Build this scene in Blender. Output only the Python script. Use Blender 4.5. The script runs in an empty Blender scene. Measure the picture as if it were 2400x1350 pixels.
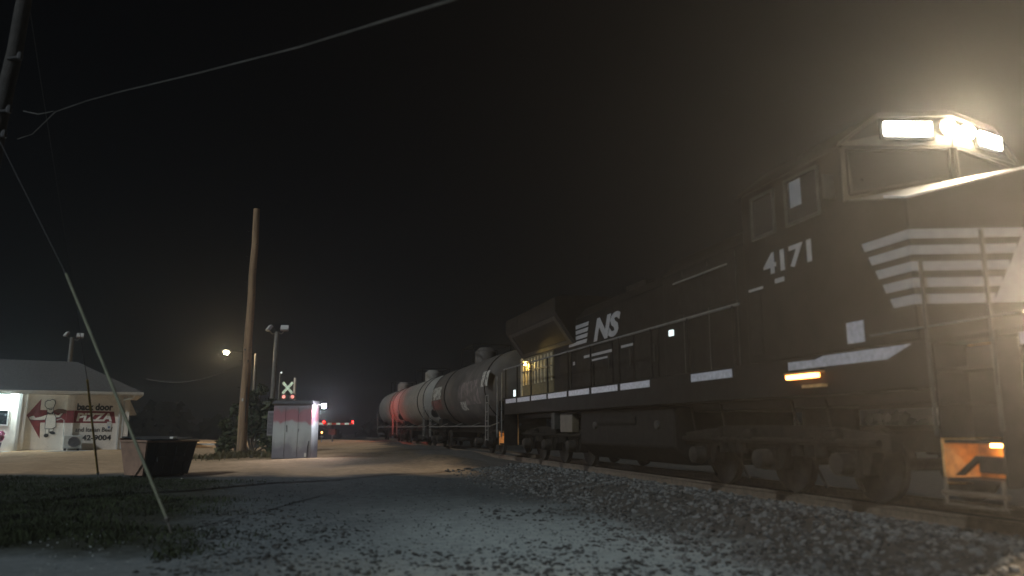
import bpy, bmesh, math, random
from mathutils import Vector, Matrix
random.seed(7)
S = bpy.context.scene
rad = math.radians

# ------------------------------------------------------------------ camera, sky, light, exposure
cam = bpy.data.cameras.new('camera'); camo = bpy.data.objects.new('camera', cam)
S.collection.objects.link(camo); S.camera = camo
cam.sensor_width = 36.0; cam.lens = 27.05; cam.clip_start = 0.05; cam.clip_end = 1500
cam.dof.use_dof = True; cam.dof.focus_distance = 38; cam.dof.aperture_fstop = .62
camo.location = (0, 0, 1.6); camo.rotation_euler = (rad(100.3), 0, 0)
W = bpy.data.worlds.new('World'); S.world = W; W.use_nodes = True
nt = W.node_tree; bg = nt.nodes['Background']
sky = nt.nodes.new('ShaderNodeTexSky'); sky.sky_type = 'NISHITA'; sky.sun_disc = False
SUN_EL, SUN_AZ = rad(35), rad(40)            # the light travels towards azimuth 40 deg, from behind on the left
sky.sun_elevation = SUN_EL; sky.sun_rotation = SUN_AZ + math.pi
tint = nt.nodes.new('ShaderNodeMix'); tint.data_type = 'RGBA'; tint.blend_type = 'MULTIPLY'; tint.inputs[0].default_value = 1; tint.inputs[7].default_value = (.45, .8, 1, 1)
nt.links.new(sky.outputs[0], tint.inputs[6]); nt.links.new(tint.outputs[2], bg.inputs[0]); bg.inputs[1].default_value = 0.0003
sl = bpy.data.lights.new('moon', 'SUN'); sl.energy = 1.5; sl.angle = rad(0.6); sl.color = (.86, .95, 1)
so = bpy.data.objects.new('moon', sl); S.collection.objects.link(so)
so.rotation_euler = Vector((math.sin(SUN_AZ)*math.cos(SUN_EL), math.cos(SUN_AZ)*math.cos(SUN_EL), -math.sin(SUN_EL))).to_track_quat('-Z', 'Y').to_euler()
S.view_settings.view_transform = 'Standard'; S.view_settings.look = 'None'
S.view_settings.exposure = 0; S.view_settings.gamma = 1
S.cycles.use_denoising = True
S.cycles.max_bounces = 6; S.cycles.volume_bounces = 0
HEAD, BOARD, DITCH = 2900, 130, 11500                        # headlight and number board strengths

# ------------------------------------------------------------------ track frame
AZ = rad(-15.4)
D = Vector((math.sin(AZ), math.cos(AZ), 0)); R = Vector((math.cos(AZ), -math.sin(AZ), 0))
TC = 8.6; RZ = .56                            # track centre off the camera, rail top height
def tl(t, l, z=0): return D*t + R*l + Vector((0, 0, z))

# ------------------------------------------------------------------ helpers
class MB:
    def __init__(s): s.v = []; s.f = []
    def add(s, vs, fs):
        n = len(s.v); s.v += [tuple(v) for v in vs]; s.f += [[i+n for i in f] for f in fs]; return s
    def box(s, a, b, m=None):
        vs = [Vector((x, y, z)) for x in (a[0], b[0]) for y in (a[1], b[1]) for z in (a[2], b[2])]
        if m: vs = [m @ v for v in vs]
        return s.add(vs, [(0,1,3,2),(4,6,7,5),(0,4,5,1),(2,3,7,6),(0,2,6,4),(1,5,7,3)])
    def prism(s, pts, vec):
        n = len(pts); vec = Vector(vec); a = [Vector(p) for p in pts]; b = [p+vec for p in a]
        return s.add(a+b, [list(range(n))[::-1], list(range(n, 2*n))] + [(i, (i+1) % n, n+(i+1) % n, n+i) for i in range(n)])
    def loft(s, A, B):
        n = len(A)
        return s.add(list(A)+list(B), [list(range(n))[::-1], list(range(n, 2*n))] + [(i, (i+1) % n, n+(i+1) % n, n+i) for i in range(n)])
    def tube(s, pts, r, n=8):
        pts = [Vector(p) for p in pts]; rs = r if isinstance(r, (list, tuple)) else [r]*len(pts)
        rings = []; up = None
        for i, p in enumerate(pts):
            d = (pts[min(i+1, len(pts)-1)] - pts[max(i-1, 0)]).normalized()
            if up is None: up = d.orthogonal().normalized()
            u = (up - d*up.dot(d)).normalized(); up = u; w = d.cross(u)
            rings.append([p + (u*math.cos(2*math.pi*k/n) + w*math.sin(2*math.pi*k/n))*rs[i] for k in range(n)])
        vs = [v for q in rings for v in q]; fs = [list(range(n))[::-1], [len(vs)-n+k for k in range(n)]]
        for i in range(len(rings)-1):
            for k in range(n): fs.append((i*n+k, i*n+(k+1) % n, (i+1)*n+(k+1) % n, (i+1)*n+k))
        return s.add(vs, fs)
    def lathe(s, prof, o, ax, n=20):
        o = Vector(o); ax = Vector(ax).normalized()
        s_ = [o + ax*h for h, r in prof]; u = ax.orthogonal().normalized(); w = ax.cross(u); vs = []
        for (h, r), p in zip(prof, s_):
            vs += [p + (u*math.cos(2*math.pi*k/n) + w*math.sin(2*math.pi*k/n))*max(r, 1e-4) for k in range(n)]
        fs = [list(range(n))[::-1], [len(vs)-n+k for k in range(n)]]
        for i in range(len(prof)-1):
            for k in range(n): fs.append((i*n+k, i*n+(k+1) % n, (i+1)*n+(k+1) % n, (i+1)*n+k))
        return s.add(vs, fs)
    def ball(s, c, r, n=12, sc=(1, 1, 1)):
        prof = [(-math.cos(math.pi*i/8)*r, math.sin(math.pi*i/8)*r) for i in range(9)]
        k = len(s.v); s.lathe(prof, (0, 0, 0), (0, 0, 1), n)
        s.v[k:] = [(v[0]*sc[0]+c[0], v[1]*sc[1]+c[1], v[2]*sc[2]+c[2]) for v in s.v[k:]]
        return s
    def build(s, name, mat, parent=None, bevel=0, smooth=True, fix=True):
        me = bpy.data.meshes.new(name); me.from_pydata(s.v, [], s.f)
        if fix:
            bm = bmesh.new(); bm.from_mesh(me); bmesh.ops.recalc_face_normals(bm, faces=bm.faces); bm.to_mesh(me); bm.free()
        if smooth: me.shade_smooth(); me.set_sharp_from_angle(angle=rad(38))
        me.materials.append(mat)
        o = bpy.data.objects.new(name, me); S.collection.objects.link(o)
        if parent: o.parent = parent
        if bevel:
            b = o.modifiers.new('bevel', 'BEVEL'); b.width = bevel; b.segments = 2; b.limit_method = 'ANGLE'; b.angle_limit = rad(40)
        return o
def tag(o, label=None, cat=None, group=None, kind=None):
    if label: o['label'] = label
    if cat: o['category'] = cat
    if group: o['group'] = group
    if kind: o['kind'] = kind
    return o
def thing(name, label, cat, loc=(0, 0, 0), rz=0, group=None):
    o = bpy.data.objects.new(name, None); S.collection.objects.link(o); o.empty_display_size = .2
    o.location = loc; o.rotation_euler = (0, 0, rz)
    return tag(o, label, cat, group)
def copy_tree(o, parent=None):
    c = o.copy(); S.collection.objects.link(c)
    if parent: c.parent = parent
    for ch in list(o.children): copy_tree(ch, c)
    return c

def mat(name, col, rough=.7, metal=0, var=.25, scale=6, bump=0, bscale=None, col2=None, spec=.5, detail=6, lo=.35, hi=.65, stretch=1):
    m = bpy.data.materials.new(name); m.use_nodes = True; t = m.node_tree; b = t.nodes['Principled BSDF']
    b.inputs['Roughness'].default_value = rough; b.inputs['Metallic'].default_value = metal
    b.inputs['Specular IOR Level'].default_value = spec
    tc = t.nodes.new('ShaderNodeTexCoord'); n = t.nodes.new('ShaderNodeTexNoise')
    n.inputs['Scale'].default_value = scale; n.inputs['Detail'].default_value = detail; n.inputs['Roughness'].default_value = .6
    mp = t.nodes.new('ShaderNodeMapping'); mp.inputs['Scale'].default_value = (1, 1, stretch); t.links.new(tc.outputs['Object'], mp.inputs[0])
    t.links.new(mp.outputs[0], n.inputs['Vector'])
    r = t.nodes.new('ShaderNodeValToRGB'); t.links.new(n.outputs[0], r.inputs[0])
    c2 = col2 or tuple(c*(1-var) for c in col); c1 = col if col2 else tuple(min(1, c*(1+var)) for c in col)
    r.color_ramp.elements[0].position = lo; r.color_ramp.elements[1].position = hi
    r.color_ramp.elements[0].color = (*c2, 1); r.color_ramp.elements[1].color = (*c1, 1)
    t.links.new(r.outputs[0], b.inputs['Base Color'])
    if bump:
        n2 = t.nodes.new('ShaderNodeTexNoise'); n2.inputs['Scale'].default_value = bscale or scale*4; n2.inputs['Detail'].default_value = 5
        t.links.new(tc.outputs['Object'], n2.inputs['Vector'])
        bp = t.nodes.new('ShaderNodeBump'); bp.inputs['Strength'].default_value = bump; bp.inputs['Distance'].default_value = .03
        t.links.new(n2.outputs[0], bp.inputs['Height']); t.links.new(bp.outputs[0], b.inputs['Normal'])
    return m
def emit(name, col, s):
    m = bpy.data.materials.new(name); m.use_nodes = True; b = m.node_tree.nodes['Principled BSDF']
    b.inputs['Base Color'].default_value = (.8, .8, .8, 1)
    b.inputs['Emission Color'].default_value = (*col, 1); b.inputs['Emission Strength'].default_value = s
    return m
M = dict(
    black=mat('black_paint', (.006, .006, .006), .6, var=.5, scale=3, spec=.06),
    black2=mat('worn_black_paint', (.0095, .009, .0085), .7, var=.5, scale=5, spec=.08),
    under=mat('grimy_steel', (.011, .0095, .008), .85, var=.5, scale=8, bump=.3, spec=.08),
    wheel=mat('wheel_steel', (.022, .019, .016), .7, .0, var=.5, spec=.15),
    white=mat('dull_white_paint', (.27, .265, .27), .6, var=.12, scale=8),
    tape=mat('reflective_tape', (.4, .4, .45), .4, var=.25, scale=14),
    glass=mat('dark_glass', (.012, .013, .015), .08, var=.1),
    frame=mat('window_frame_metal', (.034, .034, .032), .65, 0, spec=.15),
    louver=mat('radiator_grille_metal', (.3, .26, .17), .6, 0, var=.3),
    lback=mat('radiator_core', (.09, .07, .03), .8),
    tan=mat('tan_box_paint', (.07, .056, .034), .6),
    orange=mat('amber_lit_plate', (.5, .28, .1), .7, var=.3, scale=9),  # orange of the amber lamplight put into the base colour
    darktank=mat('dirty_dark_tank_paint', (.066, .058, .05), .75, scale=1.2, col2=(.03, .026, .022)),
    paletank=mat('dusty_pale_tank_paint', (.165, .155, .135), .7, var=.16, scale=1.4),
    graff=mat('spray_paint_pale', (.3, .29, .25), .8, col2=(.06, .05, .045), scale=7, lo=.42, hi=.5),
    graffred=mat('spray_paint_red', (.14, .04, .035), .8, col2=(.05, .035, .03), scale=6, lo=.4, hi=.55),
    graffsmear=mat('faded_graffiti', (.13, .105, .095), .85, col2=(.05, .042, .036), scale=2.6, lo=.45, hi=.6),
    rail=mat('rusty_rail', (.1, .075, .052), .65, .1, var=.3, scale=10),
    tie=mat('creosote_tie', (.06, .05, .04), .9, var=.4, scale=8, bump=.5),
    wood=mat('weathered_pole_wood', (.36, .235, .13), .85, scale=9, stretch=.07, col2=(.15, .095, .052), bump=.5, bscale=25),
    wooddark=mat('dark_pole_wood', (.03, .028, .026), .9, var=.35, scale=5, bump=.5, bscale=25),
    metal=mat('galvanised_pole', (.16, .155, .14), .5, .5, var=.2),
    gwire=mat('dark_strand', (.025, .025, .026), .6), wire=mat('weathered_cable', (.11, .11, .105), .6, var=.3, scale=2),
    dark=mat('dark_metal', (.03, .03, .032), .6),
    guardpale=mat('pale_guard_plastic', (.135, .145, .095), .6, var=.2, scale=4),
    guardyel=mat('dirty_yellow_guard', (.22, .15, .015), .6, var=.5, scale=3),
    wall=mat('painted_block_wall', (.78, .73, .66), .8, var=.08, scale=3, bump=.15, bscale=30),
    wallw=mat('white_trim_paint', (.62, .62, .6), .7, var=.08),
    roof=mat('asphalt_shingle', (.105, .1, .098), .9, var=.25, scale=12, bump=.5, bscale=30),
    red=mat('mural_red', (.22, .025, .03), .75, var=.25, scale=4),
    ink=mat('mural_black', (.018, .018, .02), .7),
    murwhite=mat('mural_white', (.8, .77, .7), .75, var=.06),
    crust=mat('mural_brown', (.1, .035, .03), .75, scale=30, col2=(.2, .12, .08)),
    acw=mat('white_unit_casing', (.5, .5, .47), .5, var=.06),
    concrete=mat('concrete', (.4, .39, .36), .85, var=.2, scale=4, bump=.2),
    binside=mat('beige_dumpster_paint', (.3, .19, .135), .65, scale=2.5, col2=(.19, .12, .085)),
    bindark=mat('black_dumpster_paint', (.01, .016, .02), .7, var=.4),
    leaf=mat('dark_leaf', (.035, .05, .022), .7, var=.5, scale=2, spec=.2),
    leafpale=mat('dry_leaf', (.09, .1, .05), .7, var=.4, scale=3, spec=.2),
    bark=mat('bark', (.07, .055, .04), .9, var=.4),
    pink=mat('pink_petal', (.5, .16, .28), .7, var=.5, scale=20),
    pot=mat('plum_pot', (.09, .03, .08), .5),
    sred=mat('red_sheeting', (.45, .03, .02), .5), swhite=mat('white_sheeting', (.6, .88, .74), .4),
    vent=mat('grey_vent_paint', (.24, .23, .245), .55, var=.15),
    cap=mat('weathered_cap', (.045, .043, .045), .7, var=.3),
    blind=mat('pale_blind', (.2, .21, .23), .7, var=.08),
    blue=mat('notice_blue', (.06, .12, .25), .6),
    litter=mat('litter_white', (.7, .68, .62), .6),
)
E = dict(
    head=emit('headlight_glow', (1, .78, .48), HEAD), ditch=emit('ditch_light_glow', (1, .72, .45), DITCH), board=emit('number_board_glow', (1, .93, .8), BOARD),
    amber=emit('amber_step_lamp', (1, .45, .1), 42), warm=emit('walkway_lamp_glow', (1, .66, .18), 500),
    street=emit('street_lamp_glow', (1, .76, .44), 650), cool=emit('cool_lamp_glow', (.78, .98, 1), 150),
    cab=emit('cabinet_lamp_glow', (.88, .88, 1), 1000), red=emit('red_flasher_glow', (1, .02, .015), .9), beam=emit('red_beam_lens', (1, .03, .02), 5500),
    redarm=emit('red_arm_lamp_glow', (1, .0012, .0003), 70), green=emit('green_led', (.1, 1, .2), 3), white=emit('small_white_glow', (.8, .95, .95), 1.2),
    amber2=emit('small_amber_lamp', (1, .35, .08), 12),
)
def text(name, body, m, parent, x, z, w, h, M4, bold=.02, shear=0, ext=.003):
    """flat lettering of width w and height h, lower left corner at (x, z) of the plane M4"""
    cu = bpy.data.curves.new(name, 'FONT'); cu.body = body; cu.size = 1; cu.offset = bold; cu.extrude = .01; cu.resolution_u = 3; cu.shear = shear
    o = bpy.data.objects.new(name, cu); S.collection.objects.link(o)
    dg = bpy.context.evaluated_depsgraph_get(); me = bpy.data.meshes.new_from_object(o.evaluated_get(dg))
    bpy.data.objects.remove(o); bpy.data.curves.remove(cu)
    xs = [v.co.x for v in me.vertices]; ys = [v.co.y for v in me.vertices]
    x0, x1, y0, y1 = min(xs), max(xs), min(ys), max(ys)
    for v in me.vertices:
        v.co = M4 @ Vector((x+(v.co.x-x0)/(x1-x0)*w, z+(v.co.y-y0)/(y1-y0)*h, v.co.z/.01*ext))
    me.materials.clear(); me.materials.append(m); me.name = name
    o = bpy.data.objects.new(name, me); S.collection.objects.link(o); o.parent = parent
    return o
def face_plane(y): return Matrix(((1, 0, 0, 0), (0, 0, -1, y), (0, 1, 0, 0), (0, 0, 0, 1)))   # plane facing local -Y

# ------------------------------------------------------------------ terrain
def sstep(a, b, x): x = max(0, min(1, (x-a)/(b-a))); return x*x*(3-2*x)
def base(x, y):
    z = max(0, min(1, (y-10)/30))*.5
    z += .12*sstep(44, 58, y) - 1.3*sstep(66, 84, y)
    return z
def wob(x, y): return .025*math.sin(x*1.7+y*.6)+.02*math.sin(y*1.3-x*.7+1)+.02*math.sin(x*.43+y*.31)
def ground_z(x, y):
    v = Vector((x, y, 0)); t = v.dot(D); l = v.dot(R)
    z = base(x, y) + wob(x, y)*min(1, .4+abs(y)/40)
    b = -.1 + .5*sstep(5.3, 7.05, l+.12*math.sin(t*1.9)+.08*math.sin(t*4.3)) if l < 8.6 else .4-.6*sstep(10.2, 12.2, l)
    if l > 5.2: z = max(b, z) if l < 8.6 else max(b, -.2) if l > 10.2 else b
    if 6.9 < l < 10.3: z = .4
    for (mx, my, r, h) in ((-2.9, 29.3, 1.6, .3), (-7.6, 29.8, 1.7, .16), (-10.8, 31.3, 1.9, .14), (-2.2, 36.5, 3.5, .16), (-3.8, 44, 4, .22)):
        d2 = ((x-mx)**2+(y-my)**2)/r**2
        if d2 < 4: z += h*math.exp(-d2*1.5)
    return z
def build_ground():
    ls = [-140, -110, -85, -65, -50] + [-42+i*.9 for i in range(48)] + [1.2+i*.35 for i in range(12)] + [5.4+i*.16 for i in range(12)] + [7.5, 8.6, 9.8, 10.4, 11, 11.6, 12.3, 14, 18, 25, 35, 50, 70, 95, 125]
    ts = [-26, -18, -12, -8, -5, -3] + [-1+i*.4 for i in range(60)] + [23+i*.8 for i in range(50)] + [64+i*2 for i in range(16)] + [100, 110, 125, 140]
    vs = []; fs = []
    for t in ts:
        for l in ls:
            p = tl(t, l); vs.append((p.x, p.y, ground_z(p.x, p.y)))
    n = len(ls)
    for i in range(len(ts)-1):
        for j in range(n-1): fs.append((i*n+j, i*n+j+1, (i+1)*n+j+1, (i+1)*n+j))
    m = bpy.data.materials.new('ground_mix'); m.use_nodes = True; t = m.node_tree; b = t.nodes['Principled BSDF']; L = t.links.new
    b.inputs['Roughness'].default_value = .95; b.inputs['Specular IOR Level'].default_value = .15
    tc = t.nodes.new('ShaderNodeTexCoord'); P = tc.outputs['Object']
    def noise(sc, det=5, vec=None):
        n = t.nodes.new('ShaderNodeTexNoise'); n.inputs['Scale'].default_value = sc; n.inputs['Detail'].default_value = det; n.inputs['Roughness'].default_value = .62
        L(vec or P, n.inputs['Vector']); return n
    def math_(op, a, b_=None, c=None):
        n = t.nodes.new('ShaderNodeMath'); n.operation = op
        for i, q in enumerate((a, b_, c)):
            if q is None: continue
            if isinstance(q, (int, float)): n.inputs[i].default_value = q
            else: L(q, n.inputs[i])
        return n.outputs[0]
    def ss(val, a, b_):
        n = t.nodes.new('ShaderNodeMapRange'); n.interpolation_type = 'SMOOTHSTEP'; L(val, n.inputs[0])
        n.inputs[1].default_value = a; n.inputs[2].default_value = b_; return n.outputs[0]
    def mix(f, a, b_):
        n = t.nodes.new('ShaderNodeMix'); n.data_type = 'RGBA'; L(f, n.inputs[0])
        for k, q in ((6, a), (7, b_)):
            if isinstance(q, tuple): n.inputs[k].default_value = (*q, 1)
            else: L(q, n.inputs[k])
        return n.outputs[2]
    def ramp(val, c1, c2, lo=.35, hi=.65):
        n = t.nodes.new('ShaderNodeValToRGB'); L(val, n.inputs[0]); e = n.color_ramp.elements
        e[0].position = lo; e[1].position = hi; e[0].color = (*c1, 1); e[1].color = (*c2, 1); return n.outputs[0]
    sx = t.nodes.new('ShaderNodeSeparateXYZ')
    nw = noise(.55, 6); nd = t.nodes.new('ShaderNodeVectorMath'); nd.operation = 'MULTIPLY_ADD'
    L(nw.outputs['Color'], nd.inputs[0]); nd.inputs[1].default_value = (3, 3, 0); nd.inputs[2].default_value = (-1.5, -1.5, 0)
    ad = t.nodes.new('ShaderNodeVectorMath'); ad.operation = 'ADD'; L(P, ad.inputs[0]); L(nd.outputs[0], ad.inputs[1])
    L(ad.outputs[0], sx.inputs[0]); X, Y = sx.outputs[0], sx.outputs[1]
    lat = math_('ADD', math_('MULTIPLY', X, R.x), math_('MULTIPLY', Y, R.y))
    fine = noise(38, 8).outputs[0]; mid = noise(5, 6).outputs[0]; big = noise(1.1, 4).outputs[0]
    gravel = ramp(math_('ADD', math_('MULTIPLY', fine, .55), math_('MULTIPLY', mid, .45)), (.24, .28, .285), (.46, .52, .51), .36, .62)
    dim_gravel = ramp(math_('ADD', math_('MULTIPLY', fine, .4), math_('MULTIPLY', mid, .6)), (.028, .034, .038), (.068, .082, .088))  # gravel beyond the lamplight, its dimness put into a darker colour
    lot = ramp(math_('ADD', math_('MULTIPLY', mid, .5), math_('MULTIPLY', big, .5)), (.42, .28, .165), (.6, .41, .25), .38, .62)
    soil = ramp(mid, (.022, .026, .02), (.04, .046, .034))
    shoulder = ramp(mid, (.035, .034, .031), (.075, .071, .064))
    dim_left = ramp(math_('ADD', math_('MULTIPLY', fine, .55), math_('MULTIPLY', mid, .45)), (.09, .11, .12), (.2, .23, .24), .36, .62)  # same gravel coloured darker to the left, where the light falls off
    gravel = mix(ss(math_('ADD', X, math_('MULTIPLY', Y, .1)), -2.6, 1.2), dim_left, gravel)
    c = mix(ss(Y, 10.2, 19), gravel, dim_gravel)
    c = mix(ss(Y, 22.6, 24.6), c, lot)
    far = ramp(mid, (.05, .04, .026), (.105, .082, .054))
    c = mix(math_('MULTIPLY', ss(Y, 26, 29), ss(X, -9, -5.5)), c, far)
    g = math_('MULTIPLY', math_('MULTIPLY', ss(Y, 9.7, 10.8), math_('SUBTRACT', 1, ss(Y, 21.5, 23.3))), math_('SUBTRACT', 1, ss(math_('ADD', X, math_('MULTIPLY', Y, .33)), -1.4, .1)))
    c = mix(g, c, soil)
    c = mix(ss(lat, 4.7, 6.1), c, shoulder)
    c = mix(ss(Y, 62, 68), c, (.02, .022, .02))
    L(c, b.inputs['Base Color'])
    bp = t.nodes.new('ShaderNodeBump'); bp.inputs['Strength'].default_value = .9; bp.inputs['Distance'].default_value = .035
    L(math_('ADD', math_('MULTIPLY', fine, .6), mid), bp.inputs['Height']); L(bp.outputs[0], b.inputs['Normal'])
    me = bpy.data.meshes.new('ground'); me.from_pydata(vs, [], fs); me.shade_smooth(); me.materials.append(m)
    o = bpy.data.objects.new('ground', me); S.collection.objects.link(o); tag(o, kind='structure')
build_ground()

# ------------------------------------------------------------------ stones
def stone_mat(name, a, b_):
    m = bpy.data.materials.new(name); m.use_nodes = True; t = m.node_tree; p = t.nodes['Principled BSDF']; p.inputs['Roughness'].default_value = .9
    p.inputs['Specular IOR Level'].default_value = .2
    g = t.nodes.new('ShaderNodeNewGeometry'); r = t.nodes.new('ShaderNodeValToRGB')
    r.color_ramp.elements[0].color = (*a, 1); r.color_ramp.elements[1].color = (*b_, 1)
    t.links.new(g.outputs['Random Per Island'], r.inputs[0]); t.links.new(r.outputs[0], p.inputs['Base Color']); return m
PH = (1+5**.5)/2
ICO_V = [Vector(v).normalized() for v in ((-1, PH, 0), (1, PH, 0), (-1, -PH, 0), (1, -PH, 0), (0, -1, PH), (0, 1, PH), (0, -1, -PH), (0, 1, -PH), (PH, 0, -1), (PH, 0, 1), (-PH, 0, -1), (-PH, 0, 1))]
ICO_F = [(0,11,5),(0,5,1),(0,1,7),(0,7,10),(0,10,11),(1,5,9),(5,11,4),(11,10,2),(10,7,6),(7,1,8),(3,9,4),(3,4,2),(3,2,6),(3,6,8),(3,8,9),(4,9,5),(2,4,11),(6,2,10),(8,6,7),(9,8,1)]
def stones(name, spots, m, flat=(.55, .85)):
    vs = []; fs = []
    for (x, y, r) in spots:
        z = ground_z(x, y); n = len(vs); rz = random.random()*6.28; q = Matrix.Rotation(rz, 3, 'Z') @ Matrix.Rotation(random.uniform(-.5, .5), 3, 'X')
        sx_, sy_, sz_ = r*random.uniform(.8, 1.35), r*random.uniform(.65, 1.1), r*random.uniform(*flat)
        for v in ICO_V:
            k = random.uniform(.75, 1.15); w = q @ Vector((v.x*sx_*k, v.y*sy_*k, v.z*sz_*k)); vs.append((x+w.x, y+w.y, z+w.z+sz_*.25))
        fs += [tuple(i+n for i in f) for f in ICO_F]
    me = bpy.data.meshes.new(name); me.from_pydata(vs, [], fs); me.materials.append(m)
    o = bpy.data.objects.new(name, me); S.collection.objects.link(o); return tag(o, kind='stuff')
sp = []
for i in range(9800):
    t = 3.6+22*random.random()**2.1; l = random.uniform(5.35, 7.75) if random.random() < .93 else random.uniform(4.6, 5.4)
    p = tl(t, l); sp.append((p.x, p.y, random.uniform(.018, .055)*random.choice((.7, 1, 1, 1.15))))
stones('ballast_stones', sp, stone_mat('ballast_rock', (.02, .021, .021), (.15, .155, .152)))
sp = []
while len(sp) < 3300:                                    # dark clods and chips lying on the pale gravel
    y = 4.2+11*random.random()**1.25; x = random.uniform(-.45, .42)*y
    if Vector((x, y, 0)).dot(R) > 5.2: continue
    if math.sin(x*1.1+.6*math.sin(y*1.4))+math.sin(y*.9+x*.5)+random.uniform(-1.3, 1.3) < .2-.6*(y < 6.2): continue
    for k in range(random.choice((1, 1, 2, 4))):
        sp.append((x+random.gauss(0, .09), y+random.gauss(0, .07), random.uniform(.012, .05)))
stones('gravel_chips', sp, stone_mat('dark_chip', (.02, .022, .022), (.075, .08, .08)), (.25, .5))
sp = []
for i in range(2600):
    y = 4+9*random.random()**1.4; x = random.uniform(-.6, .45)*y
    if Vector((x, y, 0)).dot(R) > 5.5: continue
    sp.append((x, y, random.uniform(.007, .02)))
stones('gravel_pebbles', sp, stone_mat('pale_pebble', (.1, .115, .12), (.3, .34, .34)), (.5, .8))
sp = []
for i in range(5200):                                    # loose crushed stone over the darkened gravel
    y = 8+14.5*random.random()**1.1; x = random.uniform(-.42, .34)*y
    if Vector((x, y, 0)).dot(R) > 5.4 or x < -2-.28*y: continue
    sp.append((x, y, random.uniform(.008, .024)))
stones('mid_stones', sp, stone_mat('mid_chip', (.012, .014, .015), (.13, .15, .155)), (.4, .7))
def blades(name, spots, m, h=(.06, .16)):
    vs = []; fs = []
    for x, y, s in spots:
        z = ground_z(x, y); a = random.random()*6.28; hh = random.uniform(*h)*s; w = .008*s+.004; dx, dy = math.cos(a), math.sin(a)
        bx, by = random.gauss(0, .4)*hh, random.gauss(0, .4)*hh; n = len(vs)
        vs += [(x-dx*w, y-dy*w, z-.01), (x+dx*w, y+dy*w, z-.01), (x+dx*w*.7+bx*.5, y+dy*w*.7+by*.5, z+hh*.6), (x-dx*w*.7+bx*.5, y-dy*w*.7+by*.5, z+hh*.6), (x+bx*1.3, y+by*1.3, z+hh)]
        fs += [(n, n+1, n+2, n+3), (n+3, n+2, n+4)]
    me = bpy.data.meshes.new(name); me.from_pydata(vs, [], fs); me.materials.append(m)
    o = bpy.data.objects.new(name, me); S.collection.objects.link(o); return tag(o, kind='stuff')
sp = []
while len(sp) < 24000:
    y = 9.9+12.3*random.random()**1.3; x = random.uniform(-.72*y, -3)
    edge = -1.45-.33*y + .9*math.sin(y*1.3)+.5*math.sin(y*3.1+x)
    if x > edge+random.gauss(0, .55): continue
    if y < 10.9+.5*math.sin(x*1.9)+.35*math.sin(x*4.7) + random.gauss(0, .28): continue
    sp.append((x, y, random.uniform(.4, .9)))
blades('grass', sp, mat('night_grass', (.03, .04, .02), .8, var=.6, scale=1.1, spec=.05), (.03, .1))
sp = [(-11.0+random.gauss(0, .8), 31.7+random.gauss(0, .5), random.uniform(.7, 2.2)) for i in range(2600)]
blades('weeds', sp, mat('dry_grass', (.14, .12, .06), .8, var=.45, scale=3, spec=.1), (.06, .15))

# ------------------------------------------------------------------ track
trk = thing('railroad_track', 'rusty railroad track on ballast under the freight train', 'railroad track', tl(16.7, TC, RZ), math.atan2(-D.y, -D.x))
for sy in (-.75, .75):
    b = MB(); pr = [(-.07, -.17), (.07, -.17), (.07, -.155), (.012, -.14), (.012, -.045), (.035, -.035), (.035, 0), (-.035, 0), (-.035, -.035), (-.012, -.045), (-.012, -.14), (-.07, -.155)]
    b.prism([(-75, sy+p[0], p[1]) for p in pr], (95, 0, 0)); b.build('rail', M['rail'], trk)
for i in range(88):
    x = 13-.56*i; MB().box((x-.11, -1.3+random.uniform(-.03, .03), -.34), (x+.11, 1.3, -.172)).build('tie', M['tie'], trk)

# ------------------------------------------------------------------ locomotive
loco = thing('locomotive', 'black diesel freight locomotive 4171 with lit headlights and white striped nose', 'locomotive', tl(16.7, TC, RZ), math.atan2(-D.y, -D.x))
def T(t): return 16.7-t
def YL(l): return l-TC
def P_(name, mb, m, bevel=0, parent=None, **k): return mb.build(name, m, parent or loco, bevel, **k)
YS = -1.55
fr = MB().box((T(26.6), -1.55, 1.5), (T(7.35), 1.55, 2.06)); fr.box((T(27.3), -1.0, 1.35), (T(6.1), 1.0, 1.98))
P_('frame', fr, M['black'], .015)
P_('front_deck', MB().box((T(7.4), -1.5, 2.0), (T(6.0), 1.5, 2.06)), M['black'])
P_('rear_deck', MB().box((T(27.4), -1.5, 2.0), (T(26.55), 1.5, 2.06)), M['black'])
# sill conspicuity stripes between the handrail posts
posts = [26.5, 25.0, 23.4, 21.7, 19.9, 18.2, 16.4, 14.7, 13.1, 11.5]
for a, c in zip(posts[:-1], posts[1:]):
    if a == 14.7: continue
    P_('reflective_stripe', MB().box((T(a)+.09, YS-.006, 1.88), (T(c)-.09, YS+.002, 2.02)), M['tape'])
MBs = MB().prism([(T(10.02), YS-.006, 1.88), (T(8.0), YS-.006, 1.88), (T(7.58), YS-.006, 2.03), (T(9.2), YS-.006, 2.03), (T(9.4), YS-.006, 1.99), (T(10.02), YS-.006, 2.0)], (0, .008, 0)); P_('reflective_stripe', MBs, M['tape'])
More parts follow.
